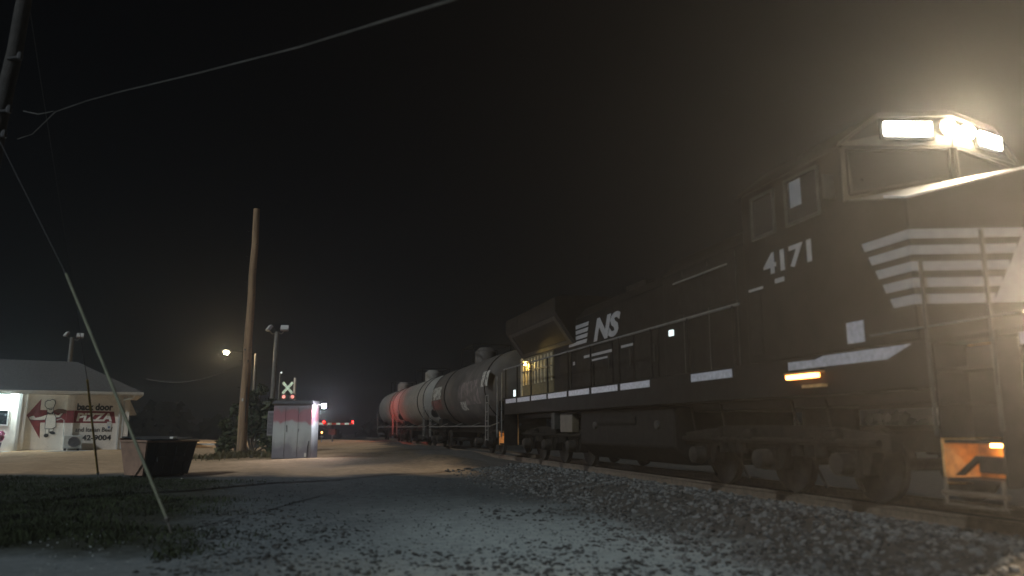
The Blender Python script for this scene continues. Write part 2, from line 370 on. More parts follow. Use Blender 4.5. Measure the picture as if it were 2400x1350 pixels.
# fuel tank
P_('fuel_tank', MB().prism([(-2.7, y, z) for y, z in ((-1.0, .3), (1.0, .3), (1.38, .65), (1.38, 1.45), (-1.38, 1.45), (-1.38, .65))], (5.3, 0, 0)), M['black2'], .04)
P_('air_reservoir', MB().lathe([(0, .05), (.05, .17), (2.2, .17), (2.25, .05)], (-1.4, -1.25, 1.2+.0), (1, 0, 0), 14), M['black2'])
def truck(xs, nm='truck'):
    b = MB(); x0, x1 = min(xs)-.75, max(xs)+.75
    for s in (-1, 1):
        y0 = s*1.12; pts = [(x0, .78), (x0+.25, .5), (x0+.45, .62), (x0+.75, .62)]
        prof = [(x0, .95), (x0, .72)]
        for x in sorted(xs): prof += [(x-.42, .72), (x-.3, .42), (x+.3, .42), (x+.42, .72)]
        prof += [(x1, .72), (x1, .95), ((x0+x1)/2+1.2, 1.08), ((x0+x1)/2-1.2, 1.08)]
        b.prism([(x, y0-.09, z) for x, z in prof], (0, .18, 0))
        for x in sorted(xs)[:-1]:
            for dx in (.75, 1.05, 1.3): b.lathe([(0, .1), (.28, .1)], (x+dx, s*1.24, .62), (0, 0, 1), 10)
        for x in xs: b.box((x-.2, y0-.16, .38), (x+.2, y0+.16, .74))
        b.tube([(x0+.1, s*1.3, .84), (x1-.1, s*1.3, .84)], .05)
    b.box((min(xs), -1.0, .7), (max(xs), 1.0, 1.0)); b.lathe([(0, .45), (.55, .45)], (sum(xs)/len(xs), 0, .95), (0, 0, 1), 16)
    tr = P_(nm, b, M['under'])
    return tr
WPROF = [(-.07, .12), (-.07, .40), (-.055, .53), (.0, .535), (.02, .56), (.05, .56), (.05, .4), (.03, .12)]
def wheels(tr, xs, rsc=.95, z=.53, mt='wheel'):
    for x in xs:
        for s in (-1, 1):
            b = MB().lathe([(h*-s, r*rsc) for h, r in WPROF], (x, s*.78, z), (0, 1, 0), 28)
            b.lathe([(0, .16), (.28, .15), (.32, .08)], (x, s*1.2, z+.02), (0, s, 0), 14)
            if s > 0: b.lathe([(-.8, .09), (.8, .09)], (x, 0, z), (0, 1, 0), 10)
            b.build('wheel', M['wheel'], tr)
for xs in ((-3.5, -5.6, -7.7), (3.5, 5.6, 7.5)):
    wheels(truck(xs), xs)
# long hood and housings
def section(prof, x0, x1): return MB().prism([(x0, y, z) for y, z in prof], (x1-x0, 0, 0))
P_('long_hood', section(((-.92, 2.06), (.92, 2.06), (.92, 4.15), (.6, 4.48), (-.6, 4.48), (-.92, 4.15)), T(21.2), T(14.9)), M['black'], .03)
P_('blower_housing', section(((-1.12, 2.06), (1.12, 2.06), (1.12, 4.25), (.8, 4.62), (-.8, 4.62), (-1.12, 4.25)), T(14.9), T(11.05)), M['black'], .03)
P_('dynamic_brake_grille', MB().box((T(14.2), -1.135, 3.3), (T(12.0), -1.118, 4.1)), M['black2'])
P_('exhaust_stack', MB().box((T(18.6), -.35, 4.48), (T(17.4), .35, 4.72)), M['black2'], .02)
P_('radiator_housing', section(((-.92, 2.06), (.92, 2.06), (.92, 3.45), (1.5, 4.28), (1.55, 4.36), (1.55, 4.78), (1.3, 4.86), (-1.3, 4.86), (-1.55, 4.78), (-1.55, 4.36), (-1.5, 4.28), (-.92, 3.45)), T(26.45), T(20.9)), M['black'], .015)
P_('radiator_edge', MB().box((T(26.4), -1.556, 4.38), (T(24.9), -1.551, 4.76)), M['black2'])
# slanted radiator screen frame under the wing
n1 = Vector((0, -.9, -.6)).normalized()*.03
def slant(s_, t): y = -.92-.58*s_; z = 3.45+.83*s_; return Vector((T(t), y, z))
b = MB()
for (s0, s1, t0, t1) in ((.05, .16, 26.2, 21.1), (.86, .97, 26.2, 21.1), (.16, .86, 26.2, 25.95), (.16, .86, 21.35, 21.1)):
    A = [slant(s0, t0), slant(s0, t1), slant(s1, t1), slant(s1, t0)]; b.loft([a+n1 for a in A], [a-n1*.2 for a in A])
P_('screen_frame', b, M['frame'])
A = [slant(.16, 25.95), slant(.16, 21.35), slant(.86, 21.35), slant(.86, 25.95)]
P_('radiator_screen', MB().loft([a+n1*.3 for a in A], [a-n1*.1 for a in A]), M['black'])
gr = P_('louver_panel', MB().box((T(26.3), -.95, 2.12), (T(22.9), -.915, 3.44)), M['lback'])
for k in range(10):
    x = T(26.2)+k*.355; MB().box((x-.05, -.99, 2.5), (x+.05, -.945, 3.38)).build('louver', M['louver'], gr)
MB().box((T(26.3), -1.0, 2.95), (T(22.9), -.985, 2.99)).build('louver_bar', M['dark'], gr)
P_('hood_corner_post', MB().box((T(26.5), -.98, 2.06), (T(26.32), -.9, 3.46)), M['louver'])
wlp = P_('walkway_lamp', MB().ball((T(25.5), -1.1, 3.2), .045, 10), E['warm'])
MB().box((T(25.75), -1.25, 3.27), (T(25.2), -.95, 3.29)).build('lamp_shade', M['black2'], wlp)
# hood doors
for a, c in ((20.7, 19.5), (19.4, 18.2), (18.1, 16.9), (16.8, 15.6)):
    d = P_('hood_door', MB().box((T(a), -.945, 2.15), (T(c), -.915, 3.2)), M['black2'], .01)
    MB().tube([(T(c)-.12, -.98, 2.5), (T(c)-.12, -.98, 2.9)], .015, 6).build('handle', M['frame'], d)
P_('hood_door', MB().box((T(22.3), -.945, 2.15), (T(21.3), -.915, 3.3)), M['black2'], .01)
# lettering on the hood
HP = face_plane(-.925)
lg = text('logo_letters', 'NS', M['white'], loco, T(19.5), 3.33, 1.85, .62, HP, bold=.045, shear=.28)
for k in range(4):
    z = 3.38+k*.155; s_ = .05*k
    P_('logo_stripe', MB().prism([(T(21.5)+s_, -.928, z), (T(20.05)+s_, -.928, z), (T(20.05)+s_+.07, -.928, z+.105), (T(21.5)+s_+.05, -.928, z+.105)], (0, .006, 0)), M['white'])
for (a, c, z, h) in ((20.2, 18.2, 2.95, .07), (19.6, 18.5, 2.82, .05), (17.6, 16.9, 2.98, .06), (21.1, 20.95, 2.82, .1)):
    P_('stencil_line', MB().box((T(a), -.952, z), (T(c), -.944, z+h)), M['white'])
P_('hood_lamp', MB().box((T(14.62), -1.16, 2.93), (T(14.46), -1.115, 3.05)), E['white'])
# cab : faceted front, chamfered roof
def xf(y): return T(8.18+.25*abs(y))
cs = ((-1.55, 2.06), (-1.55, 4.86), (-.98, 5.3), (0, 5.34), (.98, 5.3), (1.55, 4.86), (1.55, 2.06), (0, 2.06))
cabm = MB().loft([(T(11.05), y, z) for y, z in cs], [(xf(y), y, z) for y, z in cs])
P_('cab', cabm, M['black'], .02)
P_('cab_roof', MB().loft([(T(11.1), y, z) for y, z in ((-1.62, 4.84), (-1.6, 4.9), (-1.0, 5.36), (0, 5.4), (1.0, 5.36), (1.6, 4.9), (1.62, 4.84), (1.0, 5.28), (0, 5.325), (-1.0, 5.28))],
                         [(xf(y)+.05, y, z) for y, z in ((-1.62, 4.84), (-1.6, 4.9), (-1.0, 5.36), (0, 5.4), (1.0, 5.36), (1.6, 4.9), (1.62, 4.84), (1.0, 5.28), (0, 5.325), (-1.0, 5.28))]), M['black'])
def frontq(y0, y1, z0a, z1a, z0b, z1b, off, th=.02):
    A = [(xf(y0)+off, y0, z0a), (xf(y1)+off, y1, z0b), (xf(y1)+off, y1, z1b), (xf(y0)+off, y0, z1a)]
    return MB().loft(A, [(p[0]+th, p[1], p[2]) for p in A])
P_('lit_cab_brow', frontq(-1.53, -.02, 4.89, 4.92, 4.89, 5.27, .002, .012), M['frame'])  # grey lighter than the black cab stands for number board glare
P_('lit_cab_brow', frontq(.02, 1.53, 4.89, 5.27, 4.89, 4.92, .002, .012), M['frame'])
for s in (-1, 1):
    wn = P_('windshield', frontq(s*1.42, s*.1, 4.22, 4.78, 4.46, 4.82, .004, .012), M['glass'])
    b = MB()
    for (p, q) in (((1.46, 4.18), (.06, 4.42)), ((1.46, 4.82), (.06, 4.86)), ((1.46, 4.18), (1.46, 4.82)), ((.06, 4.42), (.06, 4.86))):
        b.tube([(xf(p[0])+.012, s*p[0], p[1]), (xf(q[0])+.012, s*q[0], q[1])], .022, 6)
    b.build('windshield_frame', M['black'], wn)
    ya, yb, yh = (-.95, -.31, -.05) if s < 0 else (.6, 1.12, .36)
    bd = P_('number_board', frontq(ya, yb, 5.02, 5.215, 5.02, 5.215, .03, .05), E['board'], .02)
    frontq(ya-.05, yb+.05, 4.975, 5.255, 4.975, 5.255, .014, .03).build('board_housing', M['black'], bd)
    hl = P_('headlight', MB().lathe([(0, .10), (.03, .095), (.035, .02)], (xf(yh)+.03, yh, 5.16), (1, 0, 0), 20), E['head'])
    MB().lathe([(-.05, .13), (.02, .13), (.02, .105), (-.05, .105)], (xf(yh)+.0, yh, 5.16), (1, 0, 0), 20).build('headlight_housing', M['black'], hl)
# side windows
def window(t0, t1, z0, z1, fr_=.05):
    w = P_('side_window', MB().box((T(t0), YS-.01, z0), (T(t1), YS+.005, z1)), M['glass'])
    b = MB(); y0, y1 = YS-.035, YS+.004
    b.box((T(t0)-fr_, y0, z0-fr_), (T(t1)+fr_, y1, z0)); b.box((T(t0)-fr_, y0, z1), (T(t1)+fr_, y1, z1+fr_))
    b.box((T(t0)-fr_, y0, z0), (T(t0), y1, z1)); b.box((T(t1), y0, z0), (T(t1)+fr_, y1, z1))
    b.build('window_frame', M['frame'], w); return w
w = window(9.78, 9.06, 4.08, 4.72)
MB().box((T(9.7), YS-.016, 4.3), (T(9.44), YS-.008, 4.7)).build('sun_blind', M['blind'], w)
window(10.7, 10.15, 4.08, 4.7)
NP = face_plane(YS-.004)
text('road_number', '4171', M['white'], loco, T(10.5), 3.4, 1.2, .34, NP, bold=.03)
P_('stencil_mark', MB().box((T(10.22), YS-.008, 3.24), (T(9.98), YS+.002, 3.31)), M['white'])
P_('stencil_mark', MB().box((T(10.95), YS-.008, 3.22), (T(10.55), YS+.002, 3.26)), M['white'])
P_('side_placard', MB().box((T(8.68), YS-.012, 2.14), (T(8.36), YS+.003, 2.42)), M['tape'])
P_('mirror', MB().box((T(8.72), YS-.2, 4.15), (T(8.68), YS-.02, 4.5)), M['frame'], .01)
# nose
NB = [(T(8.7), -1.55, 2.06), (T(7.46), -1.55, 2.06), (T(6.85), 0, 2.06), (T(7.46), 1.55, 2.06), (T(8.7), 1.55, 2.06), (T(8.3), 0, 2.06)]
NT = [(T(8.7), -1.55, 4.12), (T(7.46), -1.55, 3.81), (T(6.95), 0, 4.22), (T(7.46), 1.55, 3.81), (T(8.7), 1.55, 4.12), (T(8.3), 0, 4.4)]
b = MB(); n = len(NB)
b.add(NB+NT, [(0, 1, 7, 6), (1, 2, 8, 7), (2, 3, 9, 8), (3, 4, 10, 9), (6, 7, 8, 11), (8, 9, 10, 11), (0, 5, 2, 1), (5, 4, 3, 2), (0, 6, 11, 5), (5, 11, 10, 4)])
P_('nose', b, M['black'], .02)
def xn(y, z): return T(7.46-.61*(1.55-abs(y))/1.55 + .1*(1-abs(y)/1.55)*(z-2.06)/2.16)
for k in range(5):
    z1 = 3.41-.2*k; z0 = z1-.115; t0 = 8.27-.105*k; ye = -(.3+.1*k)
    for s in (-1, 1):
        A = [(T(t0), s*1.556, z1), (T(7.46)+.004, s*1.556, z1), (T(7.46)+.004, s*1.556, z0), (T(t0-.05), s*1.556, z0)]
        b = MB().prism(A, (0, s*.006, 0))
        A = [(xn(1.55, z1)+.005, s*1.56, z1), (xn(ye, z1)+.005, -s*ye, z1), (xn(ye, z0)+.005, -s*(ye-.03), z0), (xn(1.55, z0)+.005, s*1.56, z0)]
        b.prism(A, (.006, 0, 0)); P_('nose_stripe', b, M['white'])
for s in (-1, 1):
    A = [(xn(0, 3.41)+.009, s*.0, 3.41), (xn(.28, 3.41)+.009, s*.28, 3.41), (xn(.73, 2.5)+.009, s*.73, 2.5), (xn(0, 2.5)+.009, 0, 2.5)]
    P_('nose_panel', MB().prism(A, (.006, 0, 0)), M['white'])
b = MB()
for s in (-1, 1): b.tube([(NT[2][0]+.012, 0, 4.22), (T(7.46)+.015, s*1.55, 3.815), (T(7.8), s*1.56, 3.92)], .016, 6)
P_('nose_edge_highlight', b, M['tape'])  # pale tube drawn as the headlight gleam along the nose edge
# pilot, steps, deck rails
P_('pilot_plate', MB().prism([(T(6.25), -1.45, .2), (T(6.25), 1.45, .2), (T(6.2), 1.5, 2.0), (T(6.2), -1.5, 2.0)], (.06, 0, 0)), M['black2'])
P_('coupler', MB().box((T(6.2), -.14, .72), (T(5.5), .14, 1.0)).box((T(5.55), -.25, .66), (T(5.2), .22, 1.06)), M['under'], .03)
P_('coupler', MB().box((T(28.0), -.14, .72), (T(27.2), .14, 1.0)), M['under'], .03)
def steps(ta, tb, s, lit):
    x0, x1 = T(ta), T(tb)
    P_('step_well', MB().box((x0, s*1.0-.02, .45), (x1, s*1.0+.02, 2.0)), M['orange'])
    for z in (.5, .92, 1.34, 1.72):
        P_('step', MB().box((x0, s*1.04 if s > 0 else -1.5, z-.05), (x1, 1.5 if s > 0 else -1.04, z-.01)), M['under'])
    b = MB()
    for x in (x0, x1): b.box((x-.015, s*1.52 if s < 0 else 1.03, .93 if x == x0 else .42), (x+.015, -1.03 if s < 0 else 1.52, 2.0))
    P_('step_side_plate', b, M['black2']); P_('step_side_plate', MB().box((x0-.015, s*1.52 if s < 0 else 1.03, .42), (x0+.015, -1.03 if s < 0 else 1.52, .925)), M['orange'])  # lower rear plate coloured as if lamplit, the rest left black
    P_('upper_step_back', MB().box((x0+.02, s*1.05-.02, .93), (x1-.02, s*1.05+.02, 1.98)), M['black2'])  # black sheet as the unlit upper part of the well
    if lit: P_('step_lamp', MB().box(((x0+x1)/2-.07, s*1.15-.04, .83), ((x0+x1)/2+.07, s*1.15+.04, .865)), E['amber'])
steps(7.3, 6.5, -1, True); steps(7.3, 6.5, 1, False); steps(27.45, 26.75, -1, True); steps(27.45, 26.75, 1, False)
P_('lower_step_bar', MB().tube([(T(7.35), -1.52, .33), (T(6.5), -1.52, .33)], .03).tube([(T(7.35), -1.52, .2), (T(6.5), -1.52, .2)], .02).tube([(T(7.3), -1.52, .2), (T(7.3), -1.52, .5)], .02).tube([(T(6.55), -1.52, .2), (T(6.55), -1.52, .5)], .02), M['rail'])
P_('step_bracket', MB().box((T(6.86), -1.5, .56), (T(6.53), -1.42, .74)), M['under'], .02); P_('step_bracket', MB().prism([(T(7.2), -1.48, .52), (T(6.9), -1.48, .74), (T(6.8), -1.48, .74), (T(7.1), -1.48, .52)], (0, .04, 0)), M['under'])
# amber ground lamp under the cab sill
gl = P_('ground_lamp', MB().box((T(9.98), YS-.09, 1.74), (T(9.3), YS-.012, 1.8)), E['amber2'])
MB().box((T(10.0), YS-.1, 1.8), (T(9.2), YS-.002, 1.83)).box((T(9.6), YS-.1, 1.6), (T(9.15), YS-.01, 1.64)).build('lamp_bracket', M['orange'], gl)  # bracket coloured orange as if lit by its lamp
for x in (-1.6, 1.9): P_('fuel_filler', MB().lathe([(0, .09), (.05, .09), (.06, .05)], (x, -1.385, 1.1), (0, -1, 0), 14), M['frame'])
for x in (3.0, 4.1, 6.2, 7.0): P_('sand_pipe', MB().tube([(x, -1.2, 1.45), (x+.05, -1.15, 1.0), (x+.25, -.85, .15)], .022, 6), M['wheel'])
for x in (3.9, 5.0, 7.1, -3.9, -5.0, -7.2): P_('brake_cylinder', MB().lathe([(0, .1), (.22, .11), (.26, .04)], (x, -1.26, .92), (1, 0, 0), 12), M['under'])
for z0, z1 in ((2.2, 3.95),): P_('cab_door', MB().box((T(10.95), YS-.012, z0), (T(10.62), YS+.003, z1-.75)), M['black2'])
for x in (T(14.0), T(13.0), T(12.0)): P_('panel_seam', MB().box((x-.012, -1.132, 2.1), (x+.012, -1.117, 4.2)), M['frame'])
# handrails
def rail_post(t, z0=1.9, z1=3.09): return MB().tube([(T(t), -1.53, z0), (T(t), -1.53, z1)], .028, 6)
for t in posts: P_('handrail_post', rail_post(t), M['black2'])
b = MB().tube([(T(26.8), -1.53, 3.09), (T(11.3), -1.53, 3.09)], .024, 6); P_('handrail', b, M['wire'])
P_('handrail', MB().tube([(T(14.3), -1.18, 3.98), (T(12.2), -1.18, 3.98)], .018, 6), M['wire'])
for t, z0, z1 in ((7.32, .95, 3.0), (6.45, 1.0, 3.15), (27.6, .7, 2.9), (26.95, .7, 3.0)): P_('grab_rail', MB().tube([(T(t), -1.56, z0), (T(t), -1.56, z1)], .024 if t < 20 else .022, 8), M['frame'] if t < 20 else M['wire'])
P_('deck_edge_rail', MB().tube([(T(8.25), -1.565, 2.2), (T(6.05), -1.565, 2.2)], .014, 6), M['wire'])
P_('reflective_marker', MB().box((T(6.16), -1.53, 1.88), (T(6.02), -1.5, 2.0)), M['tape'])
for s in (-1, 1):
    dl = P_('ditch_light', MB().lathe([(0, .085), (.03, .08), (.035, .02)], (T(6.0), s*1.15, 2.3), (1, 0, 0), 20), E['ditch'])
    MB().lathe([(-.16, .09), (-.002, .12), (-.002, .02), (-.15, .02)], (T(6.0), s*1.15, 2.3), (1, 0, 0), 20).box((T(6.1), s*1.15-.05, 2.06), (T(6.04), s*1.15+.05, 2.2)).build('ditch_light_housing', M['black2'], dl)
P_('reflective_marker', MB().box((T(25.35), -1.57, 2.08), (T(25.1), -1.555, 2.3)), E['white'])  # no lamp: this marker glows in place of reflected light
P_('equipment_box', MB().box((T(21.0), -1.4, .92), (T(20.0), -1.2, 1.42)), M['tan'], .015)
ib = P_('indicator_box', MB().box((T(21.5), -1.5, 1.0), (T(21.2), -1.3, 1.48)), M['frame'], .01)
MB().ball((T(21.35), -1.5, 1.53), .03).build('indicator_lamp', E['green'], ib)
P_('traction_motor_duct', MB().box((T(19.5), -1.3, 1.1), (T(18.2), -1.0, 1.45)), M['under'])

# ------------------------------------------------------------------ tank cars
def tank_car(t0, t1, m, label):
    tm = (t0+t1)/2; h = (t1-t0)/2
    r = thing('tank_car', label, 'tank car', tl(tm, TC, RZ), math.atan2(-D.y, -D.x), 'tank cars coupled behind the locomotive')
    e = h-.75; R_ = 1.5
    prof = [(-e-.02, .05)] + [(-e+.55*(1-math.cos(a)), R_*math.sin(a)) for a in [i*math.pi/14 for i in range(1, 8)]]
    prof = prof + [(-p[0], p[1]) for p in prof[::-1]]
    tk = MB().lathe(prof, (0, 0, 2.66), (1, 0, 0), 48).build('tank', m, r)
    b = MB()
    for x in (-e+.56, e-.56): b.lathe([(-.05, R_+.004), (-.05, R_+.018), (.05, R_+.018), (.05, R_+.004)], (x, 0, 2.66), (1, 0, 0), 40)
    b.build('tank_seam', M['under'], tk)
    MB().lathe([(-.09, R_+.006), (-.09, R_+.03), (.09, R_+.03), (.09, R_+.006)], (-.35*h if m is M['darktank'] else .5*h, 0, 2.66), (1, 0, 0), 40).build('strap', M['under'], r)
    MB().lathe([(0, .5), (.55, .5), (.62, .42), (.75, .3)], (0, 0, 4.08), (0, 0, 1), 20).build('manway', m, r)
    b = MB()
    for sx_ in (-1, 1):
        for sy_ in (-1, 1): b.tube([(sx_*1.3, sy_*.9, 4.0), (sx_*1.3, sy_*.9, 4.85)], .025, 6)
    for sy_ in (-1, 1): b.tube([(-1.3, sy_*.9, 4.85), (1.3, sy_*.9, 4.85)], .025, 6)
    for sx_ in (-1, 1): b.tube([(sx_*1.3, -.9, 4.85), (sx_*1.3, .9, 4.85)], .025, 6)
    b.build('top_railing', M['under'], r)
    b = MB().box((-h+.2, -.28, .82), (h-.2, .28, 1.2))
    for sx_ in (-1, 1): b.box((sx_*(h-.35)-.3, -1.45, .98), (sx_*(h-.35)+.3, 1.45, 1.12)); b.box((sx_*(h-2.2)-.5, -1.2, 1.0), (sx_*(h-2.2)+.5, 1.2, 1.5))
    b.build('underframe', M['under'], r)
    b = MB()
    for s in (-1, 1):
        b.tube([(-h+.3, s*1.5, 1.1), (h-.3, s*1.5, 1.1)], .028, 6)
        for x in (-h+.4, -h/2, 0, h/2, h-.4): b.tube([(x, s*1.5, 1.1), (x, s*1.1, 1.25)], .02, 6)
    b.build('side_rail', M['metal'], r)
    for sx_ in (-1, 1):
        x = sx_*(h-.55); b = MB()
        for dx in (0, .42): b.tube([(x-sx_*dx, -1.52, .55), (x-sx_*dx, -1.52, 2.3)], .02, 6)
        for z in (.6, .95, 1.3, 1.65, 2.0, 2.28): b.tube([(x, -1.52, z), (x-sx_*.42, -1.52, z)], .016, 6)
        b.build('ladder', M['metal'], r)
    bw = MB().lathe([(0, .26), (.05, .28), (.08, .28)], (h-.3, -.9, 1.9), (1, 0, 0), 18); bw.build('brake_wheel', M['under'], r)
    for c in (-h+2.0, h-2.0):
        xs = (c-.85, c+.85); b = MB()
        for s in (-1, 1):
            pr = [(xs[0]-.25, .62), (xs[0]-.2, .4), (xs[0]+.2, .4), (c-.35, .25), (c+.35, .25), (xs[1]-.2, .4), (xs[1]+.2, .4), (xs[1]+.25, .62), (c+.45, .85), (c-.45, .85)]
            b.prism([(x, s*1.05-.08, z) for x, z in pr], (0, .16, 0))
            for dx in (-.18, 0, .18): b.lathe([(0, .07), (.3, .07)], (c+dx, s*1.16, .38), (0, 0, 1), 8)
        b.box((c-.2, -1.05, .5), (c+.2, 1.05, .82)); tr = b.build('truck', M['under'], r); wheels(tr, xs, .82, .46)
    return r
tc1 = tank_car(28.6, 43.4, M['darktank'], 'dark grimy tank car with graffiti patches coupled right behind the locomotive')
def patch(r, x0, x1, a0, a1, m, name):
    """a sheet curved to the tank, angles measured from the horizontal side"""
    vs = []; fs = []; n = 8
    for i in range(n+1):
        a = rad(a0+(a1-a0)*i/n); y, z = -1.507*math.cos(a), 2.66+1.507*math.sin(a); vs += [(x0, y, z), (x1, y, z)]
    fs = [(2*i, 2*i+1, 2*i+3, 2*i+2) for i in range(n)]
    return MB().add(vs, fs).build(name, m, r)
def X1(t): return 36.0-t
patch(tc1, X1(42.4), X1(39.6), -6, 19, M['graff'], 'graffiti_patch'); patch(tc1, X1(42.6), X1(39.6), -27, -7, M['graffred'], 'graffiti_patch')
patch(tc1, X1(30.5), X1(29.4), 0, 24, M['graff'], 'placard'); patch(tc1, X1(35), X1(31), -25, 14, M['graffsmear'], 'graffiti_patch')
patch(tc1, X1(35), X1(33.8), -34, -18, M['graff'], 'graffiti_patch')
tank_car(44.2, 58.2, M['paletank'], 'pale dusty tank car between the dark tank car and the last one')
tank_car(59.2, 72.4, M['paletank'], 'farthest pale tank car, its near end washed in red light')

# ------------------------------------------------------------------ restaurant
BA = rad(62); BO = Vector((-24.36, 38.68, .48))
bld = thing('restaurant', 'low white pizza restaurant with hipped shingle roof and red arrow mural', 'building', BO, math.pi/2-BA)
def B_(name, mb, m, bevel=0, parent=None): return mb.build(name, m, parent or bld, bevel)
wl = B_('wall', MB().box((-9, 0, -.6), (4.8, 7, 2.78)), M['wall'])
B_('pilaster', MB().box((0, -.12, -.5), (.22, -.002, 2.74)), M['wall']); B_('pilaster', MB().box((1.96, -.12, -.5), (2.3, -.002, 2.74)), M['wall'])
B_('pilaster', MB().box((4.62, -.12, -.5), (4.82, -.002, 2.74)), M['wall']); B_('trim_board', MB().box((-.14, -.16, -.4), (0, -.002, 2.76)), M['wallw'])
rf = MB(); e0, e1, zr, ze = -9.5, 5.37, 4.72, 2.94
rf.add([(e0, -.5, ze), (e1, -.5, ze), (e1, 7.5, ze), (e0, 7.5, ze), (e0, 3.5, zr), (2.1, 3.5, zr)], [(0, 1, 5, 4), (1, 2, 5), (2, 3, 4, 5), (0, 4, 3), (3, 2, 1, 0)])
B_('roof', rf, M['roof'])
B_('fascia', MB().box((e0, -.53, 2.78), (e1+.03, -.5, 2.95)).box((e1, -.5, 2.78), (e1+.03, 7.5, 2.95)), M['wallw'])
B_('gutter', MB().prism([(e0, -.53, 2.83), (e0, -.53, 2.95), (e0, -.64, 2.95), (e0, -.61, 2.84)], (e1-e0+.02, 0, 0)), M['wallw'])
B_('soffit', MB().box((e0, -.5, 2.79), (e1, 7.4, 2.84)), M['wallw'])
for x in (4.36, 4.54): B_('downspout', MB().box((x-.035, -.1, .05), (x+.035, -.03, 2.7)), M['wallw'])
B_('downspout_elbow', MB().tube([(4.5, -.08, 2.55), (4.95, -.4, 2.66), (5.05, -.5, 2.8)], .04, 8), M['wallw'])
B_('side_awning', MB().prism([(4.8, .6, 1.8), (5.2, .6, 1.8), (4.86, .6, 2.5), (4.8, .6, 2.5)], (0, 2.2, 0)), M['wallw'])
wn = B_('window', MB().box((-1.7, -.012, 1.28), (-.56, .004, 1.96)), M['glass'])
MB().box((-1.76, -.04, 1.22), (-.5, -.002, 1.28)).box((-1.76, -.04, 1.96), (-.5, -.002, 2.02)).box((-.56, -.04, 1.28), (-.5, -.002, 1.96)).box((-1.76, -.04, 1.28), (-1.7, -.002, 1.96)).build('window_frame', M['wallw'], wn)
lm = B_('wall_lamp', MB().box((-1.5, -.36, 2.5), (-.6, -.18, 2.7)), E['cool'], .03)
MB().box((-1.52, -.34, 2.7), (-.58, 0, 2.76)).build('lamp_housing', M['wallw'], lm)
# mural
def poly(pts, y, m, name, parent=bld): return MB().prism([(x, y, z) for x, z in pts], (0, .003, 0)).build(name, m, parent)
poly([(.24, 1.74), (.8, 2.55), (.8, 2.0), (1.955, 1.99), (1.955, 1.37), (.85, 1.38), (.9, .59)], -.004, M['red'], 'mural_arrow')
poly([(1.963, 1.99), (2.297, 1.99), (2.297, 1.37), (1.963, 1.37)], -.124, M['red'], 'mural_band')
poly([(2.303, 1.99), (4.1, 1.95), (4.22, 1.36), (2.303, 1.37)], -.004, M['red'], 'mural_band')
WP = face_plane(-.006)
text('wall_lettering', 'back door', M['ink'], bld, 2.4, 2.0, 1.64, .36, WP, .045)
text('wall_lettering', 'PIZZA', M['murwhite'], bld, 2.42, 1.45, 1.62, .42, face_plane(-.009), .045, .12)
text('wall_lettering', 'and Italian Beef', M['ink'], bld, 2.42, .92, 1.68, .23, WP, .01)
text('wall_lettering', '42-9004', M['ink'], bld, 2.75, .48, 1.32, .28, WP, .03)
nt_ = B_('paper_notice', MB().box((3.82, -.016, 1.03), (4.03, -.009, 1.43)), M['wallw']); MB().box((3.88, -.019, 1.1), (3.97, -.0155, 1.2)).build('notice_print', M['blue'], nt_)
def cz(zx, zy): px = zx/6.75; py = 880+zy/6.75; return (.17+(px-59)*.0182, 1.78-(py-971)*.0212)
chef = MB(); out = MB()
def shape(pts, mw=True, g=.035, lay=0):
    q = [cz(*p) for p in pts]; cx = sum(p[0] for p in q)/len(q); cy = sum(p[1] for p in q)/len(q)
    if g:
        big = []
        for x, z in q:
            d = math.hypot(x-cx, z-cy) or 1; big.append((x+(x-cx)/d*g, z+(z-cy)/d*g))
        out.prism([(x, -.008-lay, z) for x, z in big], (0, .002, 0))
    (chef if mw else out).prism([(x, -.011-lay, z) for x, z in q], (0, .002, 0))
def ell(cx, cy, rx, ry, rot=0): return [(cx+rx*math.cos(a)*math.cos(rot)-ry*math.sin(a)*math.sin(rot), cy+rx*math.cos(a)*math.sin(rot)+ry*math.sin(a)*math.cos(rot)) for a in [i*math.pi/9 for i in range(18)]]
shape([(750, 835), (800, 835), (795, 925), (755, 925)]); shape([(810, 830), (880, 815), (862, 885), (815, 890)])
shape(ell(768, 945, 38, 30), False, 0, .004); shape(ell(862, 902, 50, 24, .2), False, 0, .004)
shape([(660, 650), (740, 618), (760, 690), (660, 700), (560, 700), (480, 690), (470, 655), (540, 635), (570, 668)])
shape([(840, 600), (930, 625), (985, 585), (1000, 600), (950, 655), (880, 660)])
shape([(755, 600), (850, 590), (890, 660), (905, 805), (850, 835), (740, 835), (738, 690)], lay=.006)
shape([(742, 510), (838, 500), (842, 560), (800, 602), (752, 588)], lay=.012)
shape([(742, 515), (705, 470), (705, 420), (740, 395), (780, 398), (800, 378), (845, 388), (862, 430), (845, 475), (835, 505)], lay=.018)
shape([(750, 575), (798, 592), (845, 575), (848, 610), (798, 598), (752, 610)], False, 0, .024)
shape([(758, 520), (790, 535), (825, 520), (830, 535), (792, 548), (760, 534)], False, 0, .024)
cf = chef.build('mural_chef', M['murwhite'], bld, smooth=False); out.build('mural_chef_outline', M['ink'], cf, smooth=False)
tray = [cz(*p) for p in ell(975, 560, 108, 36, .08)]; MB().prism([(x, -.03, z) for x, z in tray], (0, .003, 0)).build('mural_pizza', M['crust'], cf)
B_('refrigerant_pipe', MB().tube([(1.55, -.05, 1.5), (1.75, -.06, 1.58), (1.88, -.06, 1.5), (1.9, -.06, 1.2), (1.92, -.14, .65)], .025, 8), M['acw'])
